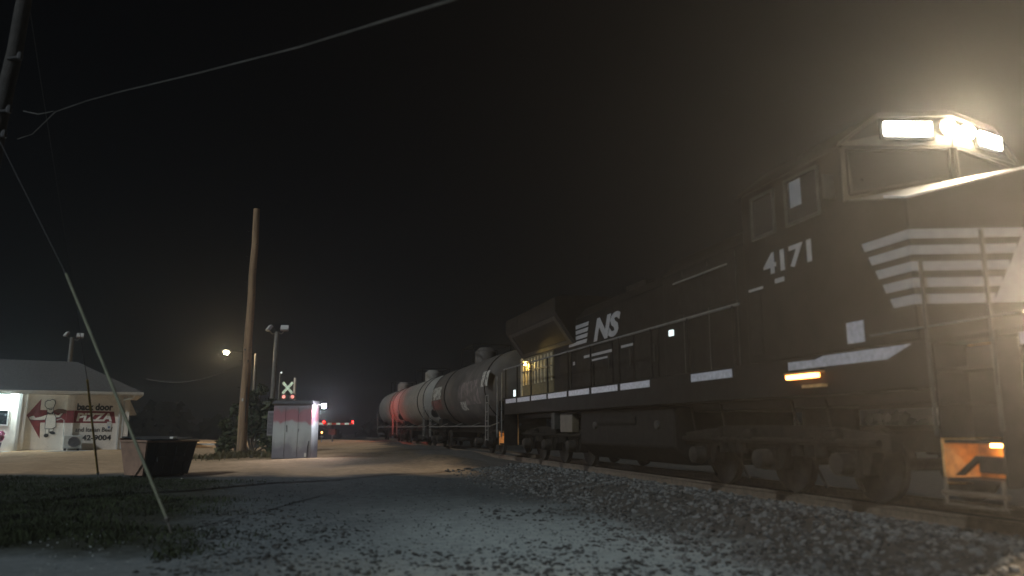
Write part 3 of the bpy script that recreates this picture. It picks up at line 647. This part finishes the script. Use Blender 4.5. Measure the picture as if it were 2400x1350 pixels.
# condenser unit on the ground
ac = thing('air_conditioner', 'white outdoor condenser unit standing against the restaurant wall', 'air conditioner', BO, math.pi/2-BA)
b = MB().box((1.95, -.55, .1), (2.78, -.2, .74)); cs_ = b.build('casing', M['acw'], ac, .02)
MB().lathe([(0, .27), (.006, .27), (.006, .03), (.02, .02)], (2.42, -.552, .42), (0, -1, 0), 28).build('fan_grille', M['concrete'], ac)
b = MB()
for k in range(7):
    rr = .26-.035*k; b.lathe([(0, rr), (.01, rr), (.01, rr-.008), (0, rr-.008)], (2.42, -.565, .42), (0, -1, 0), 28)
b.build('fan_guard', M['vent'], ac)
b = MB()
for k in range(9): b.box((1.944, -.52, .18+k*.06), (1.951, -.23, .2+k*.06))
b.build('side_vent', M['vent'], ac)
for x in (2.05, 2.62): MB().box((x-.05, -.58, .0), (x+.05, -.18, .098)).build('foot', M['dark'], ac)
# sidewalk, flowers
o = MB().box((-9, -1.5, -.5), (4.7, -.15, .0)).build('sidewalk', M['concrete'], None); o.location = BO; o.rotation_euler = (0, 0, math.pi/2-BA); tag(o, kind='structure')
fp = thing('flower_planter', 'dark planter of pink flowers by the lit restaurant wall', 'planter', BO, math.pi/2-BA)
MB().lathe([(0, .16), (.4, .22), (.42, .24), (.42, .2)], (-.85, -.5, .0), (0, 0, 1), 18).build('pot', M['pot'], fp)
b = MB()
for k in range(420):
    a = random.random()*6.28; rr = .3*random.random()**.5; z = .5+.55*random.random()*(1-rr); c = Vector((-.85+rr*math.cos(a), -.5+rr*math.sin(a)*.8, z)); u = Vector((random.gauss(0, 1), random.gauss(0, 1), random.gauss(0, 1))).normalized()*.04; w = u.orthogonal().normalized()*.04
    b.add([c-u-w, c+u-w, c+u+w, c-u+w], [(0, 1, 2, 3)])
b.build('blossom', M['pink'], fp, smooth=False, fix=False)
b = MB()
for k in range(20): a = random.random()*6.28; b.tube([(-.85, -.5, .38), (-.85+.22*math.cos(a), -.5+.18*math.sin(a), .8+.2*random.random())], .01, 5)
b.build('stem', M['leaf'], fp)

# ------------------------------------------------------------------ dumpster
dm = thing('dumpster', 'dark dumpster with a beige lit end on the edge of the lot', 'dumpster', (-10.32, 23.0, ground_z(-10.3, 23.0)-.03), rad(60)); dm.scale = (.8, 1, .87)
# local x runs along the long side, local -y is the dark long face
def quadprism(mb, A, B): return mb.loft(A, B)
bd = MB().loft([(-.9, -.42, .06), (.9, -.42, .06), (.9, .42, .06), (-.9, .42, .06)], [(-1.02, -.62, 1.12), (1.02, -.62, 1.12), (1.02, .6, 1.2), (-1.02, .6, 1.2)])
bd.build('body', M['bindark'], dm, .02)
MB().loft([(-.87, -.4, .08), (-.87, .4, .08), (-.99, .58, 1.14), (-.99, -.6, 1.1)], [(-.96, -.41, .07), (-.96, .41, .07), (-1.075, .59, 1.15), (-1.075, -.61, 1.1)]).build('end_panel', M['binside'], dm)
MB().box((-1.1, -.66, 1.12), (1.06, -.6, 1.18)).box((-1.1, .58, 1.2), (1.06, .64, 1.26)).box((-1.1, -.6, 1.13), (-1.03, .58, 1.2)).build('rim', M['binside'], dm, .01)
for x in (-.52, .52): MB().loft([(x-.5, -.66, 1.2), (x+.5, -.66, 1.2), (x+.5, .62, 1.27), (x-.5, .62, 1.27)], [(x-.5, -.66, 1.23), (x+.5, -.66, 1.23), (x+.5, .62, 1.31), (x-.5, .62, 1.31)]).build('lid', M['bindark'], dm, .01)
for x in (-.6, -.2, .2, .6): MB().loft([(x-.03, -.445, .08), (x+.03, -.445, .08), (x+.03, -.4, .08), (x-.03, -.4, .08)], [(x-.03, -.645, 1.1), (x+.03, -.645, 1.1), (x+.03, -.58, 1.1), (x-.03, -.58, 1.1)]).build('rib', M['bindark'], dm)
for s in (-.72, .1): MB().box((s+.1, -.66, .5), (s+.5, -.56, .66)).build('fork_pocket', M['bindark'], dm)
for x in (-.75, .75):
    for y in (-.3, .3): MB().lathe([(-.03, .06), (.03, .06)], (x, y, .06), (0, 1, 0), 12).build('caster', M['dark'], dm)
MB().box((-.12, -.7, 1.235), (.05, -.55, 1.3)).build('lid_handle', M['litter'], dm, .01)

# ------------------------------------------------------------------ poles
def wood_pole(label, bx, by, top, r0, r1, m, name='utility_pole'):
    z0 = ground_z(bx, by)-.1; r = thing(name, label, 'utility pole', (bx, by, z0))
    tp = Vector(top)-Vector((bx, by, z0)); n = 14; pts = [tp*(i/n)+Vector((.012*math.sin(i*1.7), .012*math.cos(i*2.1), 0)) for i in range(n+1)]
    MB().tube(pts, [r0+(r1-r0)*i/n for i in range(n+1)], 14).build('shaft', m, r); return r, tp
mp, tp = wood_pole('tall bare brown wooden pole rising out of the bush', -11.03, 32.0, (-10.98, 32, 10.87), .2, .13, M['wood'])
b = MB()
for k in range(16): z = 1.2+k*.55; b.tube([(.15*(-1)**k, -.14, z), (.23*(-1)**k, -.22, z+.02)], .012, 5)
b.build('climbing_step', M['dark'], mp)
MB().tube([(.14, -.1, .2), (.1, -.13, 4.0)], .03, 6).build('conduit', M['wooddark'], mp)
lp, tp = wood_pole('dark wooden utility pole cut off by the left edge of the photo', -11.15, 15.0, (-10.33, 15, 10.95), .2, .14, M['wooddark'])
b = MB()
for z, dx in ((9.15, .52), (7.98, .6), (7.45, .63)):
    px = (z-.0)/10.95*.82; b.tube([(px, -.14, z), (px+.3, -.22, z+.0)], .03, 6); b.lathe([(0, .05), (.1, .06), (.16, .03)], (px+.3, -.22, z-.06), (0, 0, 1), 8)
b.build('insulator_bracket', M['dark'], lp)
def metal_pole(label, bx, by, h, name, cat, r0=.11, r1=.08, lean=(0, 0)):
    r = thing(name, label, cat, (bx, by, ground_z(bx, by)-.05)); MB().tube([(0, 0, 0), (lean[0], lean[1], h)], [r0, r1], 12).build('pole', M['metal'], r); return r
fl = metal_pole('grey twin floodlight pole standing behind the metal cabinet', -14.7, 47.5, 7.0, 'floodlight_pole', 'floodlight', .16, .13, (.12, 0))
def flood(r, x, z, s, tilt):
    MB().tube([(0+.12*(z > 6.5), 0, z-.15), (x*.6+.1, 0, z-.22), (x+.1, -.05, z)], .035, 6).build('arm', M['metal'], r)
    h = MB().box((-.25, -.08, -.2), (.25, .08, .2), Matrix.Translation((x+.1, -.1, z+.12)) @ Matrix.Rotation(rad(tilt), 4, 'Z') @ Matrix.Rotation(rad(-35), 4, 'X')).build('flood_head', M['vent'], r, .02)
    MB().box((-.21, -.095, -.16), (.21, -.079, .16), Matrix.Translation((x+.1, -.1, z+.12)) @ Matrix.Rotation(rad(tilt), 4, 'Z') @ Matrix.Rotation(rad(-35), 4, 'X')).build('lens', M['acw'], h)
flood(fl, -.45, 7.1, -1, -55); flood(fl, .5, 7.1, 1, 10)
fl2 = metal_pole('distant twin floodlight pole rising behind the restaurant roof', -33.3, 58, 7.8, 'floodlight_pole', 'floodlight', .2, .16)
flood(fl2, -.5, 7.9, -1, -40); flood(fl2, .55, 7.8, 1, 25)
st = metal_pole('thin street lamp pole whose glowing lamp hangs out to the left', -17.3, 52, 6.0, 'street_lamp', 'street lamp', .12, .09)
MB().tube([(0, 0, 5.8), (-.5, 0, 6.1), (-1.9, 0, 6.2)], .022, 8).build('mast_arm', M['black2'], st)
MB().box((-2.35, -.16, 6.14), (-1.8, .16, 6.3)).build('lamp_head', M['dark'], st, .03); MB().ball((-2.02, -.06, 6.08), .17, 12, (1, 1, .8)).build('lamp_bulb', E['street'], st)
metal_pole('short pale post leaning close behind the brown wooden pole', -12.9, 38, 2.3, 'post', 'post', .07, .06, (-.05, 0))

# ------------------------------------------------------------------ guy wires and cables
def guy(label, a, g, top, rg, mg):
    a = Vector(a); g = Vector(g); top = Vector(top)
    r = thing('guy_wire', label, 'guy wire', a)
    MB().tube([g-a+(a-g)*.02, top-a], .008, 6).build('wire', M['gwire'], r)
    d = (g-a)
    MB().tube([d*.055, d], rg, 8).build('guard', mg, r)
    MB().tube([(0, 0, -.1), d*.05], .014, 6).lathe([(0, .02), (.05, .045), (.1, .02)], d*.045, d, 8).build('anchor_rod', M['metal'], r)
guy('slanting guy wire with a long pale guard anchored in the near grass', (-5.02, 11.9, .02), (-7.89, 13.35, 4.28), (-10.6, 14.98, 7.55), .027, M['guardpale'])
guy('steep guy wire with a dirty yellow guard anchored beside the dumpster', (-11.55, 22.1, .2), (-10.98, 20.0, 2.82), (-10.35, 15.1, 10.6), .03, M['guardyel'])
def cable(label, pts, r, name='overhead_cable'):
    o = MB().tube(pts, r, 6).build(name, M['wire'], None); return tag(o, label, 'cable', 'overhead cables')
def sag(a, b_, s, n=14): a = Vector(a); b_ = Vector(b_); return [a.lerp(b_, i/n)-Vector((0, 0, 4*s*(i/n)*(1-i/n))) for i in range(n+1)]
main = [(-10.05, 14.85, 7.38), (-9.6, 14.6, 7.38), (-8.81, 14, 7.6), (-7.8, 13.3, 7.52), (-6.73, 12.5, 7.34), (-4.7, 10.8, 6.85), (-2.69, 9, 6.32), (-.51, 6, 5.18), (1.6, 3.2, 4.35), (3.2, 1.2, 3.9), (6.5, -4, 3.6)]
cable('long grey service cable crossing the dark sky from the left pole', main, [.007]*5+[.008, .009, .011, .012, .012, .012])
cable('short cable tail looping between the left pole and the long cable', [(-10.0, 14.85, 7.98), (-9.4, 14.4, 7.72), (-8.85, 14, 7.61)], .008)
cable('thin sagging cable under the street lamp, tied to the brown pole', sag((-11.15, 32, 4.25), (-19.6, 41.5, 4.2), .45), .012)

# ------------------------------------------------------------------ signal cabinet
sc = thing('signal_cabinet', 'metal railroad signal cabinet sprayed red and white with a bright corner lamp', 'cabinet', (-9.33, 30.5, .3))
m = bpy.data.materials.new('sprayed_aluminium'); m.use_nodes = True; t = m.node_tree; b = t.nodes['Principled BSDF']; b.inputs['Roughness'].default_value = .42; b.inputs['Metallic'].default_value = .35
tc = t.nodes.new('ShaderNodeTexCoord'); n = t.nodes.new('ShaderNodeTexNoise'); n.inputs['Scale'].default_value = 1.7; n.inputs['Detail'].default_value = 5
mp_ = t.nodes.new('ShaderNodeMapping'); mp_.inputs['Scale'].default_value = (1.2, 1, .7)
t.links.new(tc.outputs['Object'], mp_.inputs[0]); t.links.new(mp_.outputs[0], n.inputs['Vector'])
sx = t.nodes.new('ShaderNodeSeparateXYZ'); t.links.new(tc.outputs['Object'], sx.inputs[0])
ma = t.nodes.new('ShaderNodeMath'); ma.operation = 'MULTIPLY_ADD'; t.links.new(n.outputs[0], ma.inputs[0]); ma.inputs[1].default_value = 1.0; t.links.new(sx.outputs[2], ma.inputs[2])
dv = t.nodes.new('ShaderNodeMath'); dv.operation = 'DIVIDE'; t.links.new(ma.outputs[0], dv.inputs[0]); dv.inputs[1].default_value = 3.0
rp = t.nodes.new('ShaderNodeValToRGB'); els = rp.color_ramp.elements
for pos, c in ((0, (0.224, 0.224, 0.252)), (.33, (0.196, 0.196, 0.224)), (.45, (0.42, 0.448, 0.448)), (.55, (0.504, 0.546, 0.532)), (.65, (0.476, 0.49, 0.49)), (.69, (0.406, 0.182, 0.21)), (.82, (0.364, 0.168, 0.189)), (.88, (0.266, 0.231, 0.245)), (1, (0.252, 0.238, 0.252))):
    e = els.new(pos) if pos not in (0, 1) else els[0 if pos == 0 else -1]; e.color = (*c, 1)
t.links.new(dv.outputs[0], rp.inputs[0]); t.links.new(rp.outputs[0], b.inputs['Base Color'])
MB().box((0, 0, .12), (1.52, 1.05, 2.22)).build('body', m, sc, .015)
for x in (.02, .52, 1.02): MB().box((x, -.016, .16), (x+.46 if x < 1 else 1.5, -.002, 2.1)).build('door_panel', m, sc, .004)
for z in (.45, 1.15, 1.85): MB().box((1.0, -.03, z), (1.03, -.017, z+.12)).build('hinge', M['vent'], sc)
MB().tube([(.55, -.02, 1.15), (.55, -.05, 1.2), (.55, -.05, 1.35), (.55, -.02, 1.4)], .012, 6).build('door_handle', M['dark'], sc)
MB().loft([(-.06, -.08, 2.225), (1.58, -.08, 2.225), (1.58, 1.12, 2.225), (-.06, 1.12, 2.225)], [(0, .0, 2.36), (1.5, .0, 2.36), (1.5, 1.05, 2.36), (0, 1.05, 2.36)]).build('roof_cap', M['cap'], sc)
vb = MB().box((-.3, .25, 1.0), (-.003, .9, 1.95)).build('vent_box', M['vent'], sc, .01)
b = MB()
for k in range(16): b.box((-.27, .24, 1.06+k*.053), (-.05, .249, 1.085+k*.053))
b.build('vent_slat', M['dark'], vb)
for x in (.03, 1.42):
    for y in (.04, .94): MB().box((x, y, -.1), (x+.07, y+.07, .118)).build('leg', M['metal'], sc)
MB().tube([(1.4, -.05, .05), (1.4, -.05, .55), (1.44, -.03, .8)], .018, 6).build('ground_cable', M['dark'], sc)
MB().box((1.28, -.04, .2), (1.36, -.017, .34)).build('padlock', M['acw'], sc)
ld = MB().ball((1.93, .12, 2.14), .08, 14).build('corner_lamp', E['cab'], sc); MB().tube([(1.5, .3, 2.1), (1.62, .27, 2.2), (1.92, .12, 2.22)], .02, 6).build('lamp_bracket', M['metal'], ld)

# ------------------------------------------------------------------ crossing signal
cg = thing('crossing_signal', 'railroad crossing signal with crossbuck, red flashers and lowered striped gate arm', 'crossing signal', (-16.05, 57.2, ground_z(-16, 57.2)))
MB().tube([(0, 0, 0), (0, 0, 4.65)], .085, 10).build('mast', M['acw'], cg)
for a in (48, -48):
    MB().box((-.54, -.012, -.095), (.54, .012, .095), Matrix.Translation((-.46, -.16-.0004*a, 3.9)) @ Matrix.Rotation(rad(a), 4, 'Y')).build('crossbuck_blade', M['swhite'], cg)
MB().tube([(0, 0, 3.9), (-.36, -.13, 3.9)], .025, 6).build('bracket', M['metal'], cg)
for dx in (-.62, .02):
    f_ = MB().lathe([(0, .26), (.012, .26), (.012, .02)], (dx-.1, -.14, 3.25), (0, -1, 0), 22).build('flasher_backing', M['dark'], cg)
    MB().lathe([(0, .13), (.01, .12), (.012, .02)], (dx-.1, -.156, 3.25), (0, -1, 0), 18).build('flasher_lens', E['red'], f_)
    MB().tube([(dx-.1, -.02, 3.25), (0, -.02, 3.25)], .03, 6).build('flasher_arm', M['metal'], f_)
fb = MB().lathe([(0, .26), (.012, .26), (.012, .02)], tuple(R*.2+Vector((0, 0, 2.55))), R, 22).build('flasher_backing', M['dark'], cg)
MB().lathe([(0, .11), (.01, .1), (.012, .02)], tuple(R*.22+Vector((0, 0, 2.55))), R, 18).build('flasher_lens', E['beam'], fb)
MB().lathe([(0, .125), (.24, .14), (.24, .128), (0, .113)], tuple(R*.215+Vector((0, 0, 2.55))), R, 20).build('flasher_hood', M['dark'], fb)
MB().box((-.25, -.25, .9), (.3, .25, 1.5)).build('gate_mechanism', M['metal'], cg, .02)
arm = MB().box((.2, -.32, 1.22), (4.55, -.28, 1.36)).build('gate_arm', M['swhite'], cg)
for k in range(7): MB().box((.45+k*.62, -.326, 1.216), (.45+k*.62+.31, -.274, 1.364)).build('red_band', M['sred'], arm)
for x in (2.35, 4.45): MB().ball((x, -.3, 1.43), .06, 12).build('arm_lamp', E['redarm'], arm)
MB().box((-1.0, -.3, 1.2), (-.25, -.2, 1.38)).build('counterweight', M['dark'], cg)
bx = thing('relay_box', 'small red lit relay box on a post beneath the gate arm', 'relay box', (-13.2, 57.6, ground_z(-13.2, 57.6)))
MB().box((-.25, -.2, .5), (.25, .2, .9)).build('box', M['graffred'], bx, .02); MB().tube([(0, 0, 0), (0, 0, .545)], .06, 8).build('post', M['metal'], bx)
mk = thing('marker_light', 'short post with a small amber light right of the metal cabinet', 'marker light', (-13.85, 57, ground_z(-13.9, 57)))
MB().tube([(0, 0, 0), (0, 0, .62)], .04, 8).build('post', M['metal'], mk); MB().ball((0, 0, .69), .06, 10).build('lens', E['amber2'], mk)
# second, smaller signal lamp behind the floodlight pole
wp = thing('signal_post', 'dim thin post with a small box behind the floodlight pole', 'post', (-15.15, 50.5, ground_z(-15.1, 50.5)))
MB().tube([(0, 0, 0), (0, 0, 4.6)], .06, 8).build('pole', M['metal'], wp); MB().box((-.05, -.15, 2.3), (.25, .1, 2.75)).build('box', M['vent'], wp, .02); MB().ball((.1, -.1, 4.6), .06, 8).build('lens', E['white'], wp)

# ------------------------------------------------------------------ vegetation
def shrub(label, bx, by, lobes, nleaf, size, mats, name='shrub', group=None):
    z0 = ground_z(bx, by); r = thing(name, label, 'shrub', (bx, by, z0), group=group)
    b = MB()
    for (x, y, z, rr) in lobes:
        b.tube([(0, 0, -.1), (x*.4+random.gauss(0, .05), y*.4, z*.5), (x, y, z)], [.05, .035, .012], 6)
    b.build('stem', M['bark'], r)
    for mi, mm in enumerate(mats):
        b = MB()
        for k in range(nleaf//len(mats)):
            x, y, z, rr = random.choice(lobes); v = Vector((random.gauss(0, 1), random.gauss(0, 1), random.gauss(0, 1))).normalized()*rr*random.random()**.45
            c = Vector((x, y, z))+v; u = Vector((random.gauss(0, 1), random.gauss(0, 1), random.gauss(0, .7))).normalized(); w = u.cross(Vector((random.gauss(0, 1), random.gauss(0, 1), random.gauss(0, 1)))).normalized(); s_ = size*random.uniform(.6, 1.4)
            b.add([c-u*s_, c+w*s_*.45, c+u*s_, c-w*s_*.45], [(0, 1, 2, 3)])
        b.build('foliage', mm, r, smooth=False, fix=False)
    return r
lob = [(-.9, 0, .6, .55), (.9, .1, .7, .6), (-.3, 0, 1.2, .6), (.5, 0, 1.4, .6), (-.7, .1, 1.9, .45), (.1, .2, 2.0, .5), (-.2, .1, 2.5, .35), (.75, .2, 2.1, .4), (-1.25, 0, 1.3, .3), (1.3, 0, .4, .4), (-1.3, 0, .35, .4), (.3, .1, 2.9, .25)]
shrub('dark leafy bush growing around the foot of the brown pole', -12.0, 36.2, lob, 2600, .14, (M['leaf'], M['leafpale']))
shrub('low dim bush between the brown pole and the metal cabinet', -11.0, 35.5, [(.2, 0, .3, .35), (.6, .1, .45, .35), (1.0, 0, .25, .3), (-.2, 0, .6, .4)], 700, .11, (M['leaf'], M['leafpale']))
vs = MB()
for k in range(5200):
    x = random.uniform(-125, 60); hgt = 2.4+1.0*math.sin(x*.11)+1.1*math.sin(x*.37+1)+.8*math.sin(x*.9); z = -1+random.random()**.7*hgt*1.3
    c = Vector((x, 112+random.uniform(-4, 4)-abs(x)*.12, z)); u = Vector((random.gauss(0, 1), random.gauss(0, .4), random.gauss(0, 1))).normalized()*random.uniform(.5, 1); w = u.cross(Vector((random.gauss(0, .3), 1, random.gauss(0, .3)))).normalized()*random.uniform(.4, .8)
    vs.add([c-u, c+w, c+u, c-w], [(0, 1, 2, 3)])
tag(vs.build('tree_line', mat('far_foliage', (.003, .004, .003), .9, spec=.1), None, smooth=False, fix=False), kind='stuff')

# ------------------------------------------------------------------ small things
MB().box((-.03, -.204, 2.3), (.03, -.19, 2.42)).build('pole_tag', M['acw'], mp); MB().tube([(0, -.2, 4.4), (0, -.34, 4.42)], .025, 6).build('cable_hook', M['dark'], mp)
o = MB().add([(-.05, -.03, .01), (.05, -.035, .03), (.045, .03, .015), (-.04, .04, .035)], [(0, 1, 2), (0, 2, 3)]).build('litter', M['litter'], None, smooth=False); o.location = (-9.3, 22.3, ground_z(-9.3, 22.3)); tag(o, 'tiny white paper scrap on the dark ground right of the dumpster', 'litter')
o = MB().box((-.65, -.12, 0), (.65, .12, .16)).build('parking_stop', M['concrete'], None, .03); o.location = (-18.8, 48.4, .5); tag(o, 'pale concrete parking stop lying left of the bush', 'parking stop')
pb = thing('bench', 'low pale slab bench between the bush and the metal cabinet', 'bench', (-13.3, 42.5, ground_z(-13.3, 42.5)))
MB().box((-.75, -.22, .38), (.75, .22, .46)).build('seat', M['concrete'], pb, .01)
for x in (-.55, .55): MB().box((x-.09, -.18, -.05), (x+.09, .18, .378)).build('leg', M['dark'], pb)

# ------------------------------------------------------------------ haze
hz = MB().box((-150, -40, -3.2), (150, 190, 11.2)).build('haze', None or bpy.data.materials.new('haze_air'), None, smooth=False); tag(hz, kind='stuff')
hm = hz.data.materials[0]; hm.use_nodes = True; t = hm.node_tree; t.nodes.remove(t.nodes['Principled BSDF'])
v = t.nodes.new('ShaderNodeVolumePrincipled'); v.inputs['Density'].default_value = .0021; v.inputs['Anisotropy'].default_value = .74; v.inputs['Color'].default_value = (.86, .9, .96, 1)
t.links.new(v.outputs[0], t.nodes['Material Output'].inputs['Volume'])
hz.display_type = 'WIRE'
